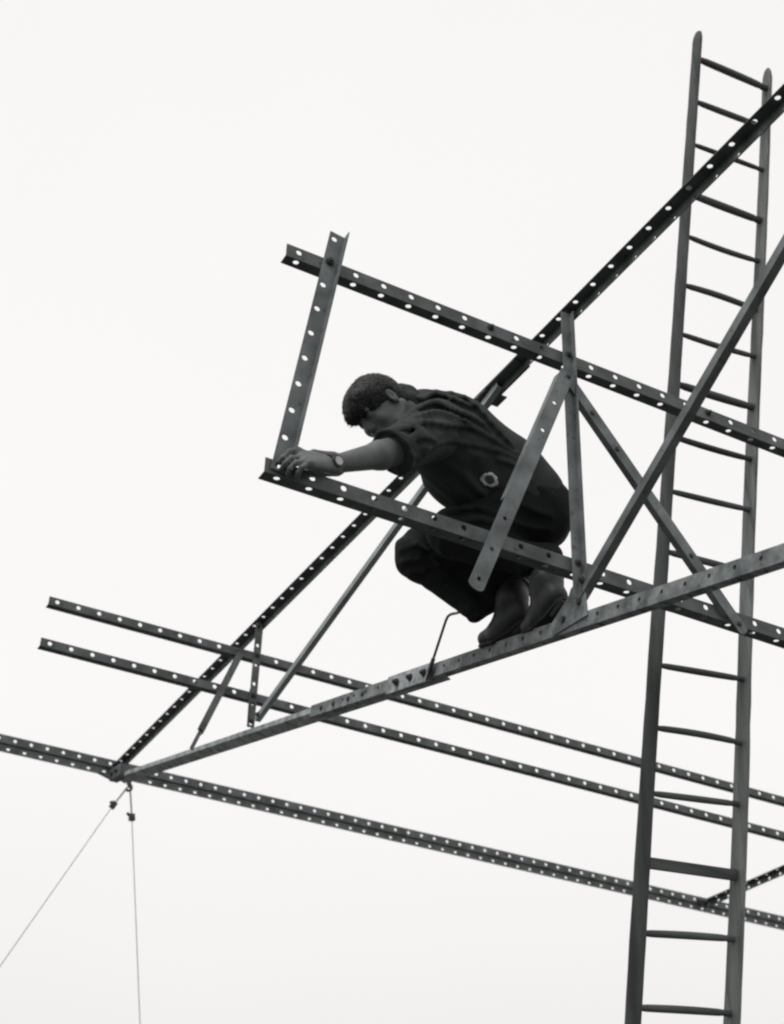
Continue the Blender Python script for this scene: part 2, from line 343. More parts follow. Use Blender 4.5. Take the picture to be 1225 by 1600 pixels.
# ------------------------------------------------------------------ ladder: split-pole stiles, round rungs
ld = nz(V(0.0275, -0.174, 0.9843)); lad = empty('wooden_ladder', (3.06, 4.38, 0))
tag(lad, 'tall wooden pole ladder with round rungs leaning on the upper slotted angle', 'ladder')
perp = nz(np.cross(ld, X_))      # out of the ladder's face
xin = nz(X_-ld*(X_@ld))
def stile(base, s, seed):        # s = +1: flat face looks +x ; -1: flat face looks -x
    rng = np.random.RandomState(seed); b = MB(); Lz = 7.05; m_ = 94; n_ = 12; vs = []
    us_ = list(np.linspace(0, Lz-0.08, m_-9))+[Lz-0.065, Lz-0.05, Lz-0.038, Lz-0.027, Lz-0.018, Lz-0.011, Lz-0.006, Lz-0.002, Lz-0.0003, Lz]
    for i in range(m_+1):
        u = us_[i]; rr = (0.040-0.0142*u/Lz)*(1+0.016*rng.randn()); tip = 1.0
        if u > Lz-0.066: tip = max(0.12, (max(0, 1-((u-Lz+0.066)/0.067)**2))**0.42)
        c = V(*base)+ld*u+xin*0.004*math.sin(u*1.7+seed)+perp*0.004*math.sin(u*2.3+seed*2)
        for k in range(n_+1):
            th = math.pi*k/n_
            vs.append(c-xin*s*rr*0.95*tip*math.sin(th)+perp*rr*1.05*tip*math.cos(th))
    w_ = n_+1; fs = []
    for i in range(m_):
        for k in range(n_): fs.append((i*w_+k, i*w_+k+1, (i+1)*w_+k+1, (i+1)*w_+k))
        fs.append((i*w_+n_, i*w_, (i+1)*w_, (i+1)*w_+n_))
    fs += [tuple(range(w_))[::-1], tuple(m_*w_+k for k in range(w_))]
    b.add(vs, fs); o = b.build('stile', M_WOOD_SHADE if s > 0 else M_WOOD, lad); return o
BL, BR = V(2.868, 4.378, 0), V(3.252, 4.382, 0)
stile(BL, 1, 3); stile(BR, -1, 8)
ulist = [6.898-0.0]
base_u = [6.79, 6.557, 6.331, 6.078, 5.868, 5.632, 5.406, 5.180, 4.952, 4.724, 4.480, 4.262, 4.045, 3.818, 3.590, 3.358, 3.13, 2.90, 2.67, 2.44, 2.21, 1.98, 1.75, 1.52, 1.29, 1.06, .83, .60, .37]
rng = np.random.RandomState(5)
for i, zz in enumerate(base_u):
    u = zz/ld[2]; A = BL+ld*u; Bp = BR+ld*(u+0.030+0.02*rng.rand())
    r0 = 0.0122+0.0006*rng.randn()
    if i in (0, 3, 7): r0 = 0.0165
    b = MB(); ts = np.linspace(0, 1, 9); sag = 0.004*rng.randn()
    pts = [A+(Bp-A)*t+ld*sag*math.sin(math.pi*t) for t in ts]
    rad = [r0*(0.62 if t in (0, 1) else 0.86+0.14*math.sin(math.pi*t)) for t in ts]
    if i == 15:
        b.box((A+Bp)/2, (Bp-A)/2, ld*0.018, perp*0.011)
    else: b.tube(pts, rad, 12)
    # tenon boss against the right stile
    b.tube([Bp-(Bp-A)*0.055, Bp-(Bp-A)*0.004], r0*0.95, 10)
    b.build('rung', M_RUNG, lad, smooth=False)

# ------------------------------------------------------------------ guy wires and bent rod
def guy(top, through, clip, label):
    top, through, clip = V(*top), V(*through), V(*clip); t = top[2]/(top[2]-through[2]); foot = top+(through-top)*t
    root = empty('guy_wire', tuple(foot)); tag(root, label, 'guy wire', 'guy wires from the tip of the truss')
    b = MB(); b.tube([clip, foot], 0.0028, 6); b.build('wire', M_WIRE, root)
    b = MB(); b.tube([top, clip], 0.0055, 8); b.build('sling', M_WIRE, root)
    dd = nz(foot-top)
    b = MB(); b.box(clip, dd*0.020, nz(np.cross(dd, Y_))*0.017, Y_*0.012); b.tube([clip-dd*0.02-X_*0.03, clip+X_*0.006], 0.009, 8); b.build('wire_clip', M_BOLT, root)
    b = MB(); b.tube([foot-dd*0.3, foot+V(0, 0, -0.05)], 0.012, 8); b.build('peg', M_BOLT, root)
HK = (2.512, 8.10, 5.075)
guy(HK, (2.146, 8.1, 4.32), (2.428, 8.1, 4.925), 'thin guy wire slanting down left from the tip of the truss')
guy(HK, (2.629, 8.1, 4.412), (2.551, 8.1, 4.875), 'thin guy wire dropping straight down from the tip of the truss')
b = MB(); b.tube([(2.50, 8.14, 5.14), (2.508, 8.10, 5.10), (2.512, 8.10, 5.055)], [0.012, 0.012, 0.008], 8)
b.tube([(2.506+0.02*math.cos(t), 8.1, 5.055+0.022*math.sin(t)) for t in np.linspace(-2.6, 2.2, 10)], 0.008, 8)
tag(b.build('shackle', M_BOLT, origin=(2.51, 8.1, 5.06)), 'small dark shackle under the truss tip joining both guy wires', 'shackle')
b = MB(); A, Bp = V(2.408, 4.160, 4.292), V(2.406, 4.298, 4.100); at_ = lambda t: tuple(A+(Bp-A)*t)
b.tube([(2.392, 4.035, 4.262), (2.402, 4.075, 4.280), (2.407, 4.110, 4.296), (2.408, 4.128, 4.302), (2.408, 4.146, 4.302), at_(0), at_(0.02), at_(0.62)], 0.0052, 8)
b.tube([at_(0.62), at_(0.63), at_(0.84), at_(0.85)], [0.005, 0.0078, 0.0078, 0.005], 8)
b.tube([at_(0.85), at_(1.0)], [0.005, 0.004], 8)
tag(b.build('bent_rod', M_BOLT, origin=(2.408, 4.2, 4.1)), 'thin bent steel rod standing on the bottom chord below the man\'s trouser leg', 'rod')

# ------------------------------------------------------------------ the man: smooth volumes turned into surfaces
class Field:
    def __init__(s, lo, hi, h):
        s.lo = V(*lo); s.h = h; s.n = np.ceil((V(*hi)-s.lo)/h).astype(int)+1
        s.a = np.full(s.n, 0.2, np.float32)
    def sub(s, lo, hi, pad):
        i0 = np.clip(np.floor((np.minimum(lo, hi)-pad-s.lo)/s.h).astype(int), 0, s.n-1)
        i1 = np.clip(np.ceil((np.maximum(lo, hi)+pad-s.lo)/s.h).astype(int)+1, 1, s.n)
        sl_ = tuple(slice(a, b) for a, b in zip(i0, i1))
        ax = [(s.lo[k]+s.h*np.arange(i0[k], i1[k])).astype(np.float32) for k in range(3)]
        return sl_, np.meshgrid(*ax, indexing='ij')
    def put(s, sl_, d, k, op='add'):
        a = s.a[sl_]
        if op == 'add':
            hh = np.clip(0.5+0.5*(a-d)/k, 0, 1); s.a[sl_] = a*(1-hh)+d*hh-k*hh*(1-hh)
        else:
            hh = np.clip(0.5-0.5*(a+d)/k, 0, 1); s.a[sl_] = a*(1-hh)+(-d)*hh+k*hh*(1-hh)
    def cone(s, a, b, r1, r2, k=0.015, op='add', squash=None):
        a, b = V(*a), V(*b); sl_, (x, y, z) = s.sub(a, b, max(r1, r2)*1.5+0.05)
        ba = b-a; t = np.clip(((x-a[0])*ba[0]+(y-a[1])*ba[1]+(z-a[2])*ba[2])/(ba@ba), 0, 1)
        px, py, pz = x-a[0]-t*ba[0], y-a[1]-t*ba[1], z-a[2]-t*ba[2]
        if squash is not None:
            ax, f = nz(squash[0]), squash[1]; dt = px*ax[0]+py*ax[1]+pz*ax[2]; q = (1/f-1)*dt
            px, py, pz = px+q*ax[0], py+q*ax[1], pz+q*ax[2]
        d = np.sqrt(px*px+py*py+pz*pz)-(r1+(r2-r1)*t)
        if squash is not None: d = d*min(1, squash[1])
        s.put(sl_, d, k, op); return s
    def ell(s, c, axes, rad, k=0.015, op='add'):
        c = V(*c); A = [nz(v) for v in axes]; R = max(rad); sl_, (x, y, z) = s.sub(c-R, c+R, 0.05)
        x, y, z = x-c[0], y-c[1], z-c[2]; u = [(x*v[0]+y*v[1]+z*v[2]) for v in A]
        k0 = np.sqrt(sum((ui/r)**2 for ui, r in zip(u, rad))); k1 = np.sqrt(sum((ui/r**2)**2 for ui, r in zip(u, rad)))+1e-9
        s.put(sl_, k0*(k0-1)/k1, k, op); return s
    def cut(s, p, n):       # remove everything on the side n points to
        p, n = V(*p), nz(n); _, (x, y, z) = s.sub(s.lo, s.lo+s.h*(s.n-1), 0)
        s.a = np.maximum(s.a, (x-p[0])*n[0]+(y-p[1])*n[1]+(z-p[2])*n[2]); return s
    def disp(s, fn):
        _, (x, y, z) = s.sub(s.lo, s.lo+s.h*(s.n-1), 0); s.a = s.a+fn(x, y, z).astype(np.float32); return s
    def mesh(s):
        a = s.a; ins = a < 0; nx, ny, nz_ = a.shape
        cnt = np.zeros((nx-1, ny-1, nz_-1), np.float32); acc = [np.zeros_like(cnt) for _ in range(3)]
        cor = [(i, j, k) for i in (0, 1) for j in (0, 1) for k in (0, 1)]
        g = lambda A, c: A[c[0]:nx-1+c[0], c[1]:ny-1+c[1], c[2]:nz_-1+c[2]]
        for p in cor:
            for ax in range(3):
                if p[ax] == 0:
                    q = list(p); q[ax] = 1; q = tuple(q)
                    cr = g(ins, p) != g(ins, q); va, vb = g(a, p), g(a, q)
                    den = np.where(cr, va-vb, 1); t = np.where(cr, va/den, 0)
                    cnt += cr
                    for m_ in range(3): acc[m_] += np.where(cr, p[m_]+(t if m_ == ax else 0), 0)
        act = cnt > 0; idx = np.full(cnt.shape, -1, np.int64); ii = np.argwhere(act); idx[act] = np.arange(len(ii))
        c = cnt[act]; vs = np.stack([acc[m_][act]/c for m_ in range(3)], 1)+ii
        vs = s.lo+vs*s.h; fs = []
        for ax in range(3):
            o1, o2 = (ax+1) % 3, (ax+2) % 3
            sa = [slice(None)]*3; sb = [slice(None)]*3; sa[ax] = slice(0, -1); sb[ax] = slice(1, None)
            cr = ins[tuple(sa)] != ins[tuple(sb)]; e = np.argwhere(cr)
            e = e[(e[:, o1] > 0) & (e[:, o2] > 0) & (e[:, o1] < a.shape[o1]-1) & (e[:, o2] < a.shape[o2]-1)]
            def at(d1, d2):
                q = e.copy(); q[:, o1] -= d1; q[:, o2] -= d2; return idx[q[:, 0], q[:, 1], q[:, 2]]
            quad = np.stack([at(1, 1), at(0, 1), at(0, 0), at(1, 0)], 1)
            fl_ = ~ins[e[:, 0], e[:, 1], e[:, 2]]; quad[fl_] = quad[fl_][:, ::-1]; fs.append(quad)
        return vs, np.concatenate(fs)
    def build(s, name, mat, parent=None, origin=None):
        vs, fs = s.mesh(); o0 = PARW[parent.name] if parent is not None else V(*origin)
        me = bpy.data.meshes.new(name); me.from_pydata((vs-o0).tolist(), [], fs.tolist()); me.update()
        me.polygons.foreach_set('use_smooth', [True]*len(me.polygons)); me.materials.append(mat)
        o = bpy.data.objects.new(name, me); COL.objects.link(o)
        if parent is not None: o.parent = parent
        else: o.location = o0
        PARW[o.name] = o0
        return o

def lin(x, y, z, d): return x*d[0]+y*d[1]+z*d[2]
# joints (metres)
HIPL, HIPR = V(2.435, 3.60, 4.475), V(2.50, 3.73, 4.555)
SHL, SHR, NECK = V(1.945, 3.485, 4.560), V(2.09, 3.80, 4.80), V(1.985, 3.650, 4.745)
CHEST, BELLY = V(2.125, 3.655, 4.655), V(2.31, 3.66, 4.575)
ELL, WRL = V(1.775, 3.372, 4.352), V(1.520, 3.335, 4.174)
ELR, WRR = V(1.875, 3.56, 4.50), V(1.590, 3.435, 4.262)
KNL, KNR = V(2.16, 3.70, 4.34), V(2.175, 3.95, 4.398)
ANL, ANR = V(2.452, 3.56, 4.160), V(2.448, 3.77, 4.198)
BALL_L, BALL_R = V(2.45, 3.61, 4.055), V(2.44, 3.85, 4.105)
SHAFT_R, SHAFT_L = V(2.486, 3.80, 4.301), V(2.480, 3.58, 4.254)
HEAD = V(1.822, 3.62, 4.692)
HF = nz(V(-0.58, 0.03, -0.80)); HU = nz(V(-0.77, 0.08, 0.59)); HU = nz(HU-HF*(HU@HF)); HL = np.cross(HU, HF)

f = Field((1.27, 3.18, 3.93), (2.75, 4.06, 5.02), 0.0052)
# head: skull, face, jaw, nose, brow, lips, ears
hp = lambda F, U, L: HEAD+HF*F+HU*U+HL*L
f.ell(hp(-0.018, 0.028, 0), (HF, HU, HL), (0.100, 0.088, 0.078), 0.01)
f.ell(hp(0.028, -0.025, 0), (HF, HU, HL), (0.066, 0.098, 0.064), 0.02)
f.ell(hp(0.040, -0.088, 0), (HF, HU, HL), (0.042, 0.034, 0.042), 0.02)
f.cone(hp(0.02, -0.085, 0.048), hp(-0.03, -0.045, 0.062), 0.022, 0.018, 0.02); f.cone(hp(0.02, -0.085, -0.048), hp(-0.03, -0.045, -0.062), 0.022, 0.018, 0.02)
f.cone(hp(0.088, 0.008, 0), hp(0.102, -0.032, 0), 0.010, 0.014, 0.014)
f.cone(hp(0.092, -0.036, 0.012), hp(0.092, -0.036, -0.012), 0.008, 0.008, 0.008)
f.cone(hp(0.083, 0.022, 0.04), hp(0.090, 0.022, 0), 0.011, 0.010, 0.014); f.cone(hp(0.083, 0.022, -0.04), hp(0.090, 0.022, 0), 0.011, 0.010, 0.014)
for s_ in (1, -1):
    f.ell(hp(0.092, 0.002, 0.032*s_), (HF, HU, HL), (0.016, 0.012, 0.018), 0.010, 'sub')
    f.ell(hp(0.078, 0.002, 0.031*s_), (HF, HU, HL), (0.013, 0.012, 0.013), 0.003)
    f.ell(hp(-0.012, -0.005, 0.080*s_), (HF*0.9+HL*-0.25*s_, HU, HL), (0.017, 0.030, 0.008), 0.006)
    f.ell(hp(-0.006, -0.003, 0.089*s_), (HF, HU, HL), (0.010, 0.020, 0.007), 0.004, 'sub')
    f.ell(hp(0.060, -0.030, 0.045*s_), (HF, HU, HL), (0.022, 0.022, 0.016), 0.015)
f.cone(hp(0.086, -0.060, 0.020), hp(0.086, -0.060, -0.020), 0.007, 0.007, 0.008); f.cone(hp(0.083, -0.072, 0.016), hp(0.083, -0.072, -0.016), 0.008, 0.008, 0.008)
f.cone(hp(0.096, -0.066, 0.026), hp(0.096, -0.066, -0.026), 0.003, 0.003, 0.003, 'sub')
# neck and trunk
f.cone(hp(-0.045, -0.05, 0), NECK+V(0.02, 0, -0.02), 0.060, 0.066, 0.02)
f.ell(CHEST, (BELLY-CHEST, SHL-SHR, np.cross(BELLY-CHEST, SHL-SHR)), (0.17, 0.155, 0.105), 0.03)
f.ell(BELLY, (BELLY-CHEST, SHL-SHR, np.cross(BELLY-CHEST, SHL-SHR)), (0.15, 0.14, 0.10), 0.04)
f.cone(HIPL, HIPR, 0.105, 0.105, 0.04)
f.cone(SHL, SHR, 0.055, 0.055, 0.03)
# legs
for h_, k_, a_, bl in ((HIPL, KNL, ANL, BALL_L), (HIPR, KNR, ANR, BALL_R)):
    s_ = SHAFT_R if k_ is KNR else SHAFT_L
    f.cone(h_, k_, 0.085, 0.058, 0.03); f.cone(k_, s_, 0.054, 0.045, 0.02); f.cone(s_, a_, 0.045, 0.036, 0.02)
    f.cone(a_, bl, 0.036, 0.028, 0.02)
# arms
for s_, e_, w_ in ((SHL, ELL, WRL), (SHR, ELR, WRR)):
    f.cone(s_, e_, 0.055, 0.046, 0.03)
    mid = e_+(w_-e_)*0.30+V(0, 0, -0.006); f.cone(e_, mid, 0.047, 0.046, 0.02); f.cone(mid, w_, 0.045, 0.0275, 0.015, squash=(V(0.4, -.2, .8), 0.92))
# left hand: palm over the top edge of the angle, fingers wrapped round the foot of the upright
def hand(wr, kn, tn, spread, curls, thumb, rs=1.0):
    """wr wrist, kn middle knuckle, tn back-of-hand normal, spread: index->little direction"""
    wr, kn = V(*wr), V(*kn); d = nz(kn-wr); tn = nz(V(*tn)-d*(V(*tn)@d)); sp = nz(V(*spread)-d*(V(*spread)@d))
    for q in (-1.2, -0.4, 0.4, 1.2):
        f.cone(wr+sp*q*0.012, kn+sp*q*0.0235, 0.022*rs, 0.0165*rs, 0.014, squash=(tn, 0.85))
    lens = (0.074, 0.082, 0.077, 0.060)
    for i, q in enumerate((-1.5, -0.5, 0.5, 1.5)):
        p = kn+sp*q*0.0215; L = lens[i]; c = curls[i]; dirn = d
        f.ell(p+tn*0.006, (d, sp, tn), (0.013, 0.010, 0.011), 0.006)
        for seg, (fr, cu) in enumerate(zip((0.46, 0.31, 0.23), c)):
            ca, sa = math.cos(cu), math.sin(cu); nd = dirn*ca-tn*sa; ntn = tn*ca+dirn*sa
            dirn, tn_ = nd, ntn; q2 = p+dirn*L*fr*1.05
            f.cone(p, q2, 0.0098-0.0008*seg, 0.0090-0.0008*seg, 0.0035); p = q2; tn = tn_
        tn = nz(V(*TN0)-d*(V(*TN0)@d))
    a, b_, c_ = [V(*t) for t in thumb]
    f.cone(wr+(kn-wr)*0.25+sp*-0.020, a, 0.019, 0.014, 0.010); f.cone(a, b_, 0.0125, 0.011, 0.005); f.cone(b_, c_, 0.011, 0.0095, 0.004)
TN0 = (0.15, -0.75, 0.65)
hand(WRL, (1.418, 3.300, 4.136), TN0, (0.1, -0.55, -0.8), [(0.15, 0.6, 0.4), (0.2, 0.7, 0.5), (0.3, 0.75, 0.55), (0.45, 0.8, 0.6)],
     [(1.440, 3.318, 4.168), (1.400, 3.308, 4.168), (1.372, 3.306, 4.152)])
TN0 = (0.1, 0.75, 0.6)
hand(WRR, (1.495, 3.412, 4.218), TN0, (0.05, 0.65, -0.75), [(0.4, 0.9, 0.6), (0.5, 0.9, 0.6), (0.6, 0.9, 0.6), (0.7, 0.9, 0.6)],
     [(1.50, 3.392, 4.225), (1.465, 3.378, 4.210), (1.44, 3.370, 4.19)])
body = f.build('person', M_SKIN, origin=(2.45, 3.74, 4.03))
tag(body, 'man in dark work clothes crouching on the truss, reaching down left to hold the upright', 'person')

# hair
f = Field((1.62, 3.48, 4.55), (1.98, 3.76, 4.88), 0.0042)
f.ell(hp(-0.013, 0.032, 0), (HF, HU, HL), (0.108, 0.098, 0.0880), 0.01)
f.ell(hp(0.056, 0.066, 0.008), (HF, HU, HL), (0.050, 0.040, 0.062), 0.03)
f.ell(hp(0.098, 0.040, 0.0), (HF, HU, HL), (0.022, 0.030, 0.050), 0.02)
f.ell(hp(-0.062, -0.020, 0), (HF, HU, HL), (0.042, 0.055, 0.066), 0.03)
f.ell(hp(0.122, -0.083, 0), (HF, HU, HL), (0.085, 0.095, 0.12), 0.012, 'sub')       # face left clear
for s_ in (1, -1):
    f.ell(hp(0.030, -0.060, 0.09*s_), (HF, HU, HL), (0.066, 0.062, 0.05), 0.01, 'sub')
    f.ell(hp(-0.012, -0.006, 0.092*s_), (HF, HU, HL), (0.026, 0.036, 0.022), 0.006, 'sub')
def hairfn(x, y, z):
    u, v, l_ = lin(x, y, z, HF), lin(x, y, z, HU), lin(x, y, z, HL)
    q = l_*160+9*np.sin(u*38+v*21)+3*np.sin(v*95)
    return 0.0009*np.sin(q)+0.0009*np.sin(q*2.3+u*120)+0.0016*np.sin(u*52+1.3)*np.sin(l_*61+v*23)
f.disp(hairfn); hair = f.build('hair', M_HAIR, body)
rng = np.random.RandomState(11); me_ = hair.data; nv = len(me_.vertices); b = MB()
co = np.zeros(nv*3); me_.vertices.foreach_get('co', co); co = co.reshape(-1, 3)+PARW[hair.name]
no = np.array([tuple(v.normal) for v in me_.vertices])
for k in rng.choice(nv, 3600, replace=False):
    p, n_ = co[k], no[k]; fl_ = HF*0.75-HU*0.55+HL*0.35*np.sign((p-HEAD)@HL)+0.45*rng.randn(3); fl_ = fl_-n_*(fl_@n_)*0.9
    if (p-HEAD)@HU < -0.015 and (p-HEAD)@HF > -0.02: continue
    d_ = nz(nz(fl_)*0.9+n_*(0.10+0.14*rng.rand())); L_ = 0.010+0.012*rng.rand(); sd_ = nz(np.cross(d_, n_))*0.0011
    q_ = p-n_*0.002; b.add([q_-sd_, q_+sd_, q_+n_*0.0016, q_+d_*L_+n_*0.0], [(0, 1, 3), (1, 2, 3), (2, 0, 3)])
hs_ = b.build('hair_strands', M_HAIR, hair); hs_['kind'] = 'stuff'

# shirt with rolled sleeves and collar
SPN = nz(BELLY-CHEST); SIDE = nz((SHL-SHR)-SPN*((SHL-SHR)@SPN)); DOR = np.cross(SPN, SIDE); DOR = DOR if DOR[2] > 0 else -DOR
f = Field((1.60, 3.22, 4.20), (2.72, 4.06, 5.04), 0.0062)
f.ell(CHEST+DOR*0.035, (SPN, SIDE, DOR), (0.20, 0.185, 0.158), 0.03)
f.ell(BELLY+DOR*0.045, (SPN, SIDE, DOR), (0.21, 0.165, 0.150), 0.05)
f.ell((2.165, 3.775, 4.895), (X_, Y_, Z_), (0.085, 0.065, 0.052), 0.05)
f.ell(BELLY-DOR*0.06-SPN*0.10, (SPN, SIDE, DOR), (0.17, 0.14, 0.11), 0.05)
f.cone(HIPL+V(-.01, 0, .03), HIPR+V(-.01, 0, .02), 0.125, 0.115, 0.05)
f.cone(SHL+V(0.02, 0.02, 0.0), SHR+V(0.02, 0, 0.0), 0.085, 0.078, 0.04)
f.cone(SHL, SHL+(ELL-SHL)*1.10, 0.092, 0.074, 0.035)
f.cone(SHR, SHR+(ELR-SHR)*0.95, 0.085, 0.068, 0.03)
cd = nz(ELL-SHL); cuff = SHL+(ELL-SHL)*1.02; ce = nz(cd+0.65*V(-0.585, 0.652, -0.467))     # the sleeve end sits askew
f.cone(cuff-ce*0.03, cuff+ce*0.02, 0.079, 0.076, 0.01)      # rolled cuff
f.cone(NECK+V(0.01, 0, 0.01), NECK+V(-0.055, -0.008, -0.012), 0.088, 0.072, 0.03)
SS0 = float(lin(*NECK, SPN))
def folds(x, y, z):
    s_, a_, d_ = lin(x, y, z, SPN), lin(x, y, z, SIDE), lin(x, y, z, DOR)
    wrp = 0.030*np.sin(s_*11+a_*7+1.0)+0.018*np.sin(a_*27-s_*19+d_*13)
    q = d_*0.95+a_*0.35-s_*0.30+wrp
    up_ = np.clip((0.30-(s_-SS0))/0.30, 0, 1)
    o_ = 0.0040*np.sin(q*48)*(0.35+0.65*up_)+0.0028*np.sin(q*93+s_*14)*(0.5+0.5*np.sin(s_*17-a_*9))
    return o_
f.disp(folds)
f.cut(cuff+ce*0.028, ce)
cr_ = nz(ELR-SHR); sl0, (gx, gy, gz) = f.sub(ELR, ELR, 0.14)
FOLDS = [[(1.912, 3.571, 4.755), (1.959, 3.555, 4.752), (1.993, 3.536, 4.766), (2.061, 3.476, 4.723), (2.117, 3.462, 4.703)], [(1.756, 3.336, 4.425), (1.815, 3.386, 4.521), (1.866, 3.402, 4.575), (1.917, 3.398, 4.598), (1.967, 3.41, 4.617), (2.06, 3.465, 4.668), (2.132, 3.458, 4.64), (2.226, 3.473, 4.614)], [(1.743, 3.308, 4.384), (1.821, 3.34, 4.473), (1.902, 3.371, 4.54), (1.982, 3.401, 4.588), (2.091, 3.461, 4.637)], [(1.727, 3.327, 4.382), (1.76, 3.298, 4.376), (1.835, 3.326, 4.446), (1.953, 3.384, 4.529), (2.066, 3.474, 4.619), (2.128, 3.468, 4.612), (2.286, 3.473, 4.593)], [(1.976, 3.579, 4.811), (2.072, 3.482, 4.743), (2.168, 3.461, 4.666), (2.267, 3.475, 4.62)], [(1.864, 3.334, 4.366), (1.984, 3.427, 4.487), (2.079, 3.492, 4.565), (2.204, 3.484, 4.58), (2.307, 3.478, 4.553)], [(1.779, 3.314, 4.346), (1.819, 3.304, 4.37), (1.888, 3.345, 4.417)], [(2.061, 3.572, 4.531), (2.133, 3.573, 4.498), (2.191, 3.584, 4.475), (2.239, 3.595, 4.461)], [(2.225, 3.492, 4.557), (2.286, 3.487, 4.537), (2.35, 3.486, 4.5)], [(1.72, 3.375, 4.362), (1.754, 3.372, 4.336), (1.777, 3.384, 4.31), (1.785, 3.405, 4.292)]]
def crease(f, lines, r, drop, k=0.012):
    for l in lines:
        l = [V(*p) for p in l]; n = len(l)-1; w_ = [r*(0.30+0.70*math.sin(math.pi*(i+0.35)/(n+0.7))) for i in range(n+1)]
        for i in range(n): f.cone(l[i], l[i+1], w_[i], w_[i+1], k)
        if drop:
            for i in range(n): f.cone(l[i]+V(*drop), l[i+1]+V(*drop), w_[i]*0.75, w_[i+1]*0.75, k*0.8, 'sub')
for l_, r_ in zip(FOLDS, (0.010, 0.0115, 0.0065, 0.0085, 0.010, 0.008, 0.008, 0.007, 0.008, 0.006)):
    l_ = [V(*p) for p in l_]; l_ = [p+V(0.006*math.sin(37*i+l_[0][0]*90), 0, 0.007*math.sin(23*i+l_[0][2]*70)) for i, p in enumerate(l_)]
    fine = []
    for i in range(len(l_)-1):          # rounded through the points
        p0_, p1_, p2_, p3_ = l_[max(i-1, 0)], l_[i], l_[i+1], l_[min(i+2, len(l_)-1)]
        for t in (0, 0.33, 0.67): fine.append(0.5*(2*p1_+(p2_-p0_)*t+(2*p0_-5*p1_+4*p2_-p3_)*t*t+(3*p1_-p0_-3*p2_+p3_)*t**3))
    crease(f, [fine+[l_[-1]]], r_, (0.002, -0.003, -0.020) if r_ > 0.0075 else None, 0.016)
shirt = f.build('shirt', M_SHIRT, body)
f = Field((1.80, 3.50, 4.60), (2.12, 3.82, 4.92), 0.005)       # collar
f.cone(NECK+V(-0.040, -0.005, 0.000), NECK+V(-0.062, -0.010, 0.012), 0.086, 0.078, 0.01)
f.cone(NECK+V(0.02, 0, -0.01), NECK+V(-0.12, -0.012, 0.02), 0.070, 0.062, 0.004, 'sub')
f.cone(NECK+V(-0.05, 0, -0.09), NECK+V(-0.10, 0, -0.14), 0.05, 0.07, 0.004, 'sub')
f.disp(lambda x, y, z: 0.003*np.sin(x*70+y*50)+0.002*np.sin(z*120+y*60)); f.build('collar', M_SHIRT, body)
def sleeve_cuff(c, d, r0, name):          # turned-up sleeve end: a loose ring of cloth
    f = Field(c-0.14, c+0.14, 0.0042)
    f.cone(c-d*0.026, c+d*0.010, r0+0.001, r0+0.004, 0.004)
    _, (x, y, z) = f.sub(f.lo, f.lo+f.h*(f.n-1), 0); t = lin(x-c[0], y-c[1], z-c[2], d)
    f.a = np.maximum(f.a, np.abs(t+0.008)-0.021)
    f.disp(lambda x, y, z: 0.0030*np.sin(x*75+z*60+y*20)+0.0016*np.sin(z*140-y*110))
    f.cone(c-d*0.10, c+d*0.10, r0-0.009, r0-0.006, 0.004, 'sub')
    f.build(name, M_SHIRT, body)
sleeve_cuff(cuff+ce*0.018, ce, 0.078, 'sleeve_cuff')
# frayed patch on the shirt side
dg = bpy.context.evaluated_depsgraph_get(); bt = BVHTree.FromObject(shirt, dg); off = Vector(PARW[shirt.name])
pc = Vector((2.19, 3.50, 4.457)); vd = (pc-Vector((0, 0, 1.6))).normalized()
hit = bt.ray_cast(pc-off-vd*0.5, vd)
hn = hit[1]; hc = hit[0]; tu = (Vector(SPN)-hn*hn.dot(Vector(SPN))).normalized(); tv = hn.cross(tu)
rng = np.random.RandomState(2)
def sheet(name, rin, rout, lift, mat, jag):
    b = MB(); n = 40; rows = 5; vs = []
    for k in range(n):
        th = 2*math.pi*k/n; jo = 1+jag*(1.1*math.sin(2*th+0.6)+0.8*math.sin(3*th+2)+0.6*math.sin(7*th))+0.02*rng.randn(); ji = 1+jag*(0.9*math.sin(2*th+2)+0.8*math.sin(5*th))
        for j in range(rows):
            rr = rin*ji+(rout*jo-rin*ji)*j/(rows-1); p = hc+tu*math.cos(th)*rr*1.05+tv*math.sin(th)*rr*0.9
            h2 = bt.ray_cast(p+hn*0.06, -hn); q = (h2[0]+hn*lift*(1.0 if 0 < j < rows-1 else 0.2)) if h2[0] else p
            vs.append(np.array(q+off))
    fs = [(k*rows+j, k*rows+j+1, ((k+1) % n)*rows+j+1, ((k+1) % n)*rows+j) for k in range(n) for j in range(rows-1)]
    b.add(vs, fs); return b.build(name, mat, body, smooth=True)
sheet('patch_edge', 0.0165, 0.029, 0.0045, M_PATCH, 0.065); sheet('patch', 0.0005, 0.0175, 0.003, M_PATCHD, 0.02)

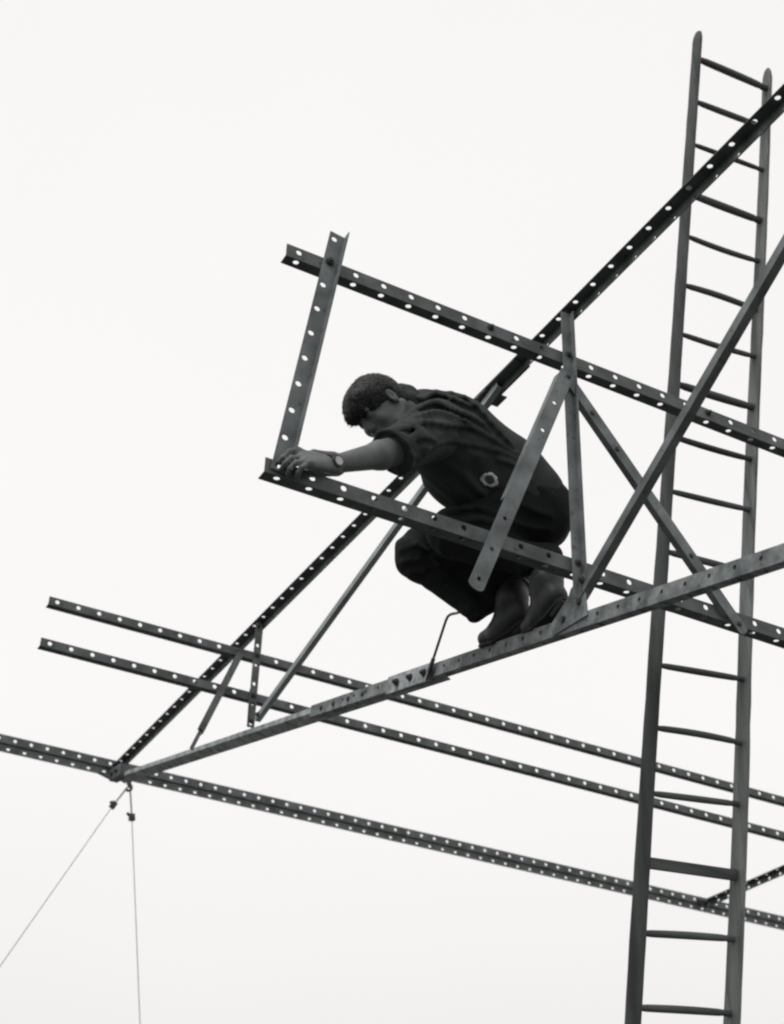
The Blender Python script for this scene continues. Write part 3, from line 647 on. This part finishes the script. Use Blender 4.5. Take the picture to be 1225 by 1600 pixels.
# trousers
f = Field((1.90, 3.32, 4.00), (2.78, 4.14, 4.78), 0.0062)
f.cone(HIPL+V(0.035, 0.02, 0.015), HIPR+V(0.025, -0.01, -0.01), 0.128, 0.128, 0.05)
f.ell((HIPL+HIPR)/2+V(-0.10, 0, -0.01), (X_, Y_, Z_), (0.14, 0.17, 0.13), 0.05)
f.cone(HIPL, KNL+V(0.01, 0, 0.0), 0.125, 0.084, 0.03); f.cone(HIPR, KNR+V(0.01, 0, 0.0), 0.120, 0.090, 0.03)
TIP = V(2.368, 3.885, 4.172)
f.cone(KNR+V(0.0, 0, -0.004), SHAFT_R+V(-0.02, 0, 0.01), 0.090, 0.066, 0.02)
f.cone(KNR+V(0.01, 0, -0.004), V(2.43, 3.855, 4.262), 0.088, 0.052, 0.02); f.cone(KNR+V(0.01, 0, -0.006), TIP+V(-0.005, 0, 0.014), 0.089, 0.036, 0.02); f.cone(TIP+V(-0.02, 0, 0.01), TIP+V(0.004, 0, -0.010), 0.03, 0.012, 0.01)
f.cone(TIP, TIP+V(0.05, -0.02, 0.055), 0.024, 0.040, 0.02)
f.cone(KNL, SHAFT_L+V(-0.09, 0.03, 0.01), 0.086, 0.056, 0.02); f.cone(SHAFT_L+V(-0.09, 0.03, 0.01), SHAFT_L+V(-0.01, 0, 0.02), 0.056, 0.058, 0.02)
def tfold(x, y, z):
    wv = 0.02*np.sin(x*17+z*9)+0.015*np.sin(y*33+x*11)
    o_ = 0.0050*np.sin((z*0.9+x*0.35-y*0.3+wv)*62)*(0.5+0.5*np.sin(x*12+y*7))
    o_ += 0.0022*np.sin((z-x*0.5+wv)*118+y*40)*(0.5+0.5*np.sin(x*19-z*15))
    return o_
f.disp(tfold)
crease(f, [[(2.087, 3.936, 4.374), (2.12, 3.869, 4.374), (2.15, 3.83, 4.34)], [(2.103, 3.944, 4.336), (2.143, 3.886, 4.332), (2.202, 3.866, 4.308), (2.256, 3.864, 4.272)], [(2.136, 3.95, 4.302), (2.175, 3.904, 4.299), (2.23, 3.887, 4.268), (2.289, 3.875, 4.223)], [(2.112, 3.647, 4.383), (2.158, 3.614, 4.394), (2.198, 3.592, 4.398), (2.273, 3.56, 4.378)], [(2.134, 3.616, 4.335), (2.204, 3.585, 4.348), (2.294, 3.565, 4.342)], [(2.333, 3.515, 4.413), (2.376, 3.51, 4.399), (2.438, 3.501, 4.397)], [(2.313, 3.554, 4.36), (2.388, 3.55, 4.358), (2.453, 3.536, 4.369)], [(2.24, 3.903, 4.248), (2.29, 3.889, 4.209), (2.339, 3.871, 4.171)]], 0.011, (0, -0.003, -0.022))
trousers = f.build('trousers', M_TROUSER, body)

# boots: weight on the balls of the feet, heels lifted, toes pointing along the sloping chord
def boot(an, ball, toe, heel, shaft):
    an, ball, toe, heel, shaft = map(lambda q: V(*q), (an, ball, toe, heel, shaft))
    pts = [an, ball, toe, heel, shaft]; f = Field(np.min(pts, 0)-0.10, np.max(pts, 0)+0.10, 0.0045)
    f.cone(shaft, an, 0.054, 0.050, 0.02); f.cone(an, heel, 0.050, 0.038, 0.02)
    f.cone(an, ball, 0.048, 0.038, 0.03); f.cone(heel, ball, 0.038, 0.038, 0.02); f.cone(ball, toe, 0.040, 0.030, 0.015)
    f.disp(lambda x, y, z: 0.0020*np.sin((z+0.5*y+0.010*np.sin(x*50))*95)*np.exp(-((x-an[0])**2+(y-an[1]-.03)**2+(z-an[2])**2)/0.005))
    f.cut(V(2.44, ball[1], zc(ball[1])+0.013), -slu)
    o = f.build('boot', M_BOOT, body)
    d0 = nz(ball-heel); wd = nz(np.cross(d0, an-heel)); sn = nz(np.cross(wd, d0)); sn = sn if sn@(an-heel) > 0 else -sn
    b = MB(); vs = []
    B0, T0 = V(ball[0], ball[1], zc(ball[1])+0.013), V(toe[0], toe[1]+0.025, zc(toe[1]+0.025)+0.014)
    H0 = heel-sn*0.037
    row = [(H0-d0*0.03, 0.020, sn), (H0-d0*0.012, 0.031, sn), (H0+d0*0.03, 0.034, sn), (H0*0.5+B0*0.5, 0.032, sn), (B0*0.85+H0*0.15, 0.040, slu), (B0, 0.042, slu), (B0*0.4+T0*0.6, 0.038, slu), (T0, 0.020, slu)]
    for c, hw, up_ in row: vs += [c-wd*hw, c+wd*hw, c+wd*hw-up_*0.012, c-wd*hw-up_*0.012]
    n = len(row); fs = [(i*4+k, i*4+(k+1) % 4, (i+1)*4+(k+1) % 4, (i+1)*4+k) for i in range(n-1) for k in range(4)]+[(3, 2, 1, 0), tuple((n-1)*4+k for k in range(4))]
    b.add(vs, fs); b.build('sole', M_SOLE, o)
    b = MB(); hb = [H0-sn*0.012-d0*0.026, H0-sn*0.012+d0*0.040]
    b.box((hb[0]+hb[1])/2-sn*0.010, (hb[1]-hb[0])/2, wd*0.030, sn*0.0105); b.build('heel', M_SOLE, o)
    ax = nz(shaft-an); q1 = nz(np.cross(ax, V(0.3, 1, 0.1))); q2 = np.cross(ax, q1); b = MB()
    ctr = an+(shaft-an)*0.60; ring = [ctr+(q1*math.cos(t)+q2*math.sin(t))*0.0545 for t in np.linspace(0, 2*math.pi, 25)]
    b.tube(ring, 0.0045, 6, False); b.build('boot_collar', M_BOOT, o, smooth=True)
boot((2.448, 3.77, 4.198), (2.445, 3.85, 4.108), (2.430, 3.915, 4.108), (2.466, 3.755, 4.142), SHAFT_R)
boot((2.450, 3.56, 4.160), (2.452, 3.61, 4.052), (2.448, 3.665, 4.045), (2.464, 3.53, 4.096), SHAFT_L)

# wristwatch on the left wrist
wd = nz(WRL-ELL); wc = WRL-wd*0.004; vn = nz(V(-0.1, -0.75, -0.25)); vn = nz(vn-wd*(vn@wd)); vb = np.cross(wd, vn)
b = MB(); n = 24; vs = []
for k in range(n):
    th = 2*math.pi*k/n; dr = vn*math.cos(th)+vb*math.sin(th)
    for rr, z in ((0.0285, -0.011), (0.0338, -0.011), (0.0338, 0.011), (0.0285, 0.011)): vs.append(wc+dr*rr*1.02+wd*z)
b.add(vs, [(k*4+j, ((k+1) % n)*4+j, ((k+1) % n)*4+(j+1) % 4, k*4+(j+1) % 4) for k in range(n) for j in range(4)])
strap = b.build('watch_strap', M_STRAP, body)
def disc(name, r, z0, z1, mat):
    b = MB(); b.prism([wc+vn*z0+r*(math.cos(2*math.pi*k/20)*wd+math.sin(2*math.pi*k/20)*vb) for k in range(20)], vn*(z1-z0)); return b.build(name, mat, strap)
disc('watch_case', 0.0195, 0.029, 0.0395, M_BOLT); disc('watch_dial', 0.0140, 0.0397, 0.0405, M_DIAL)
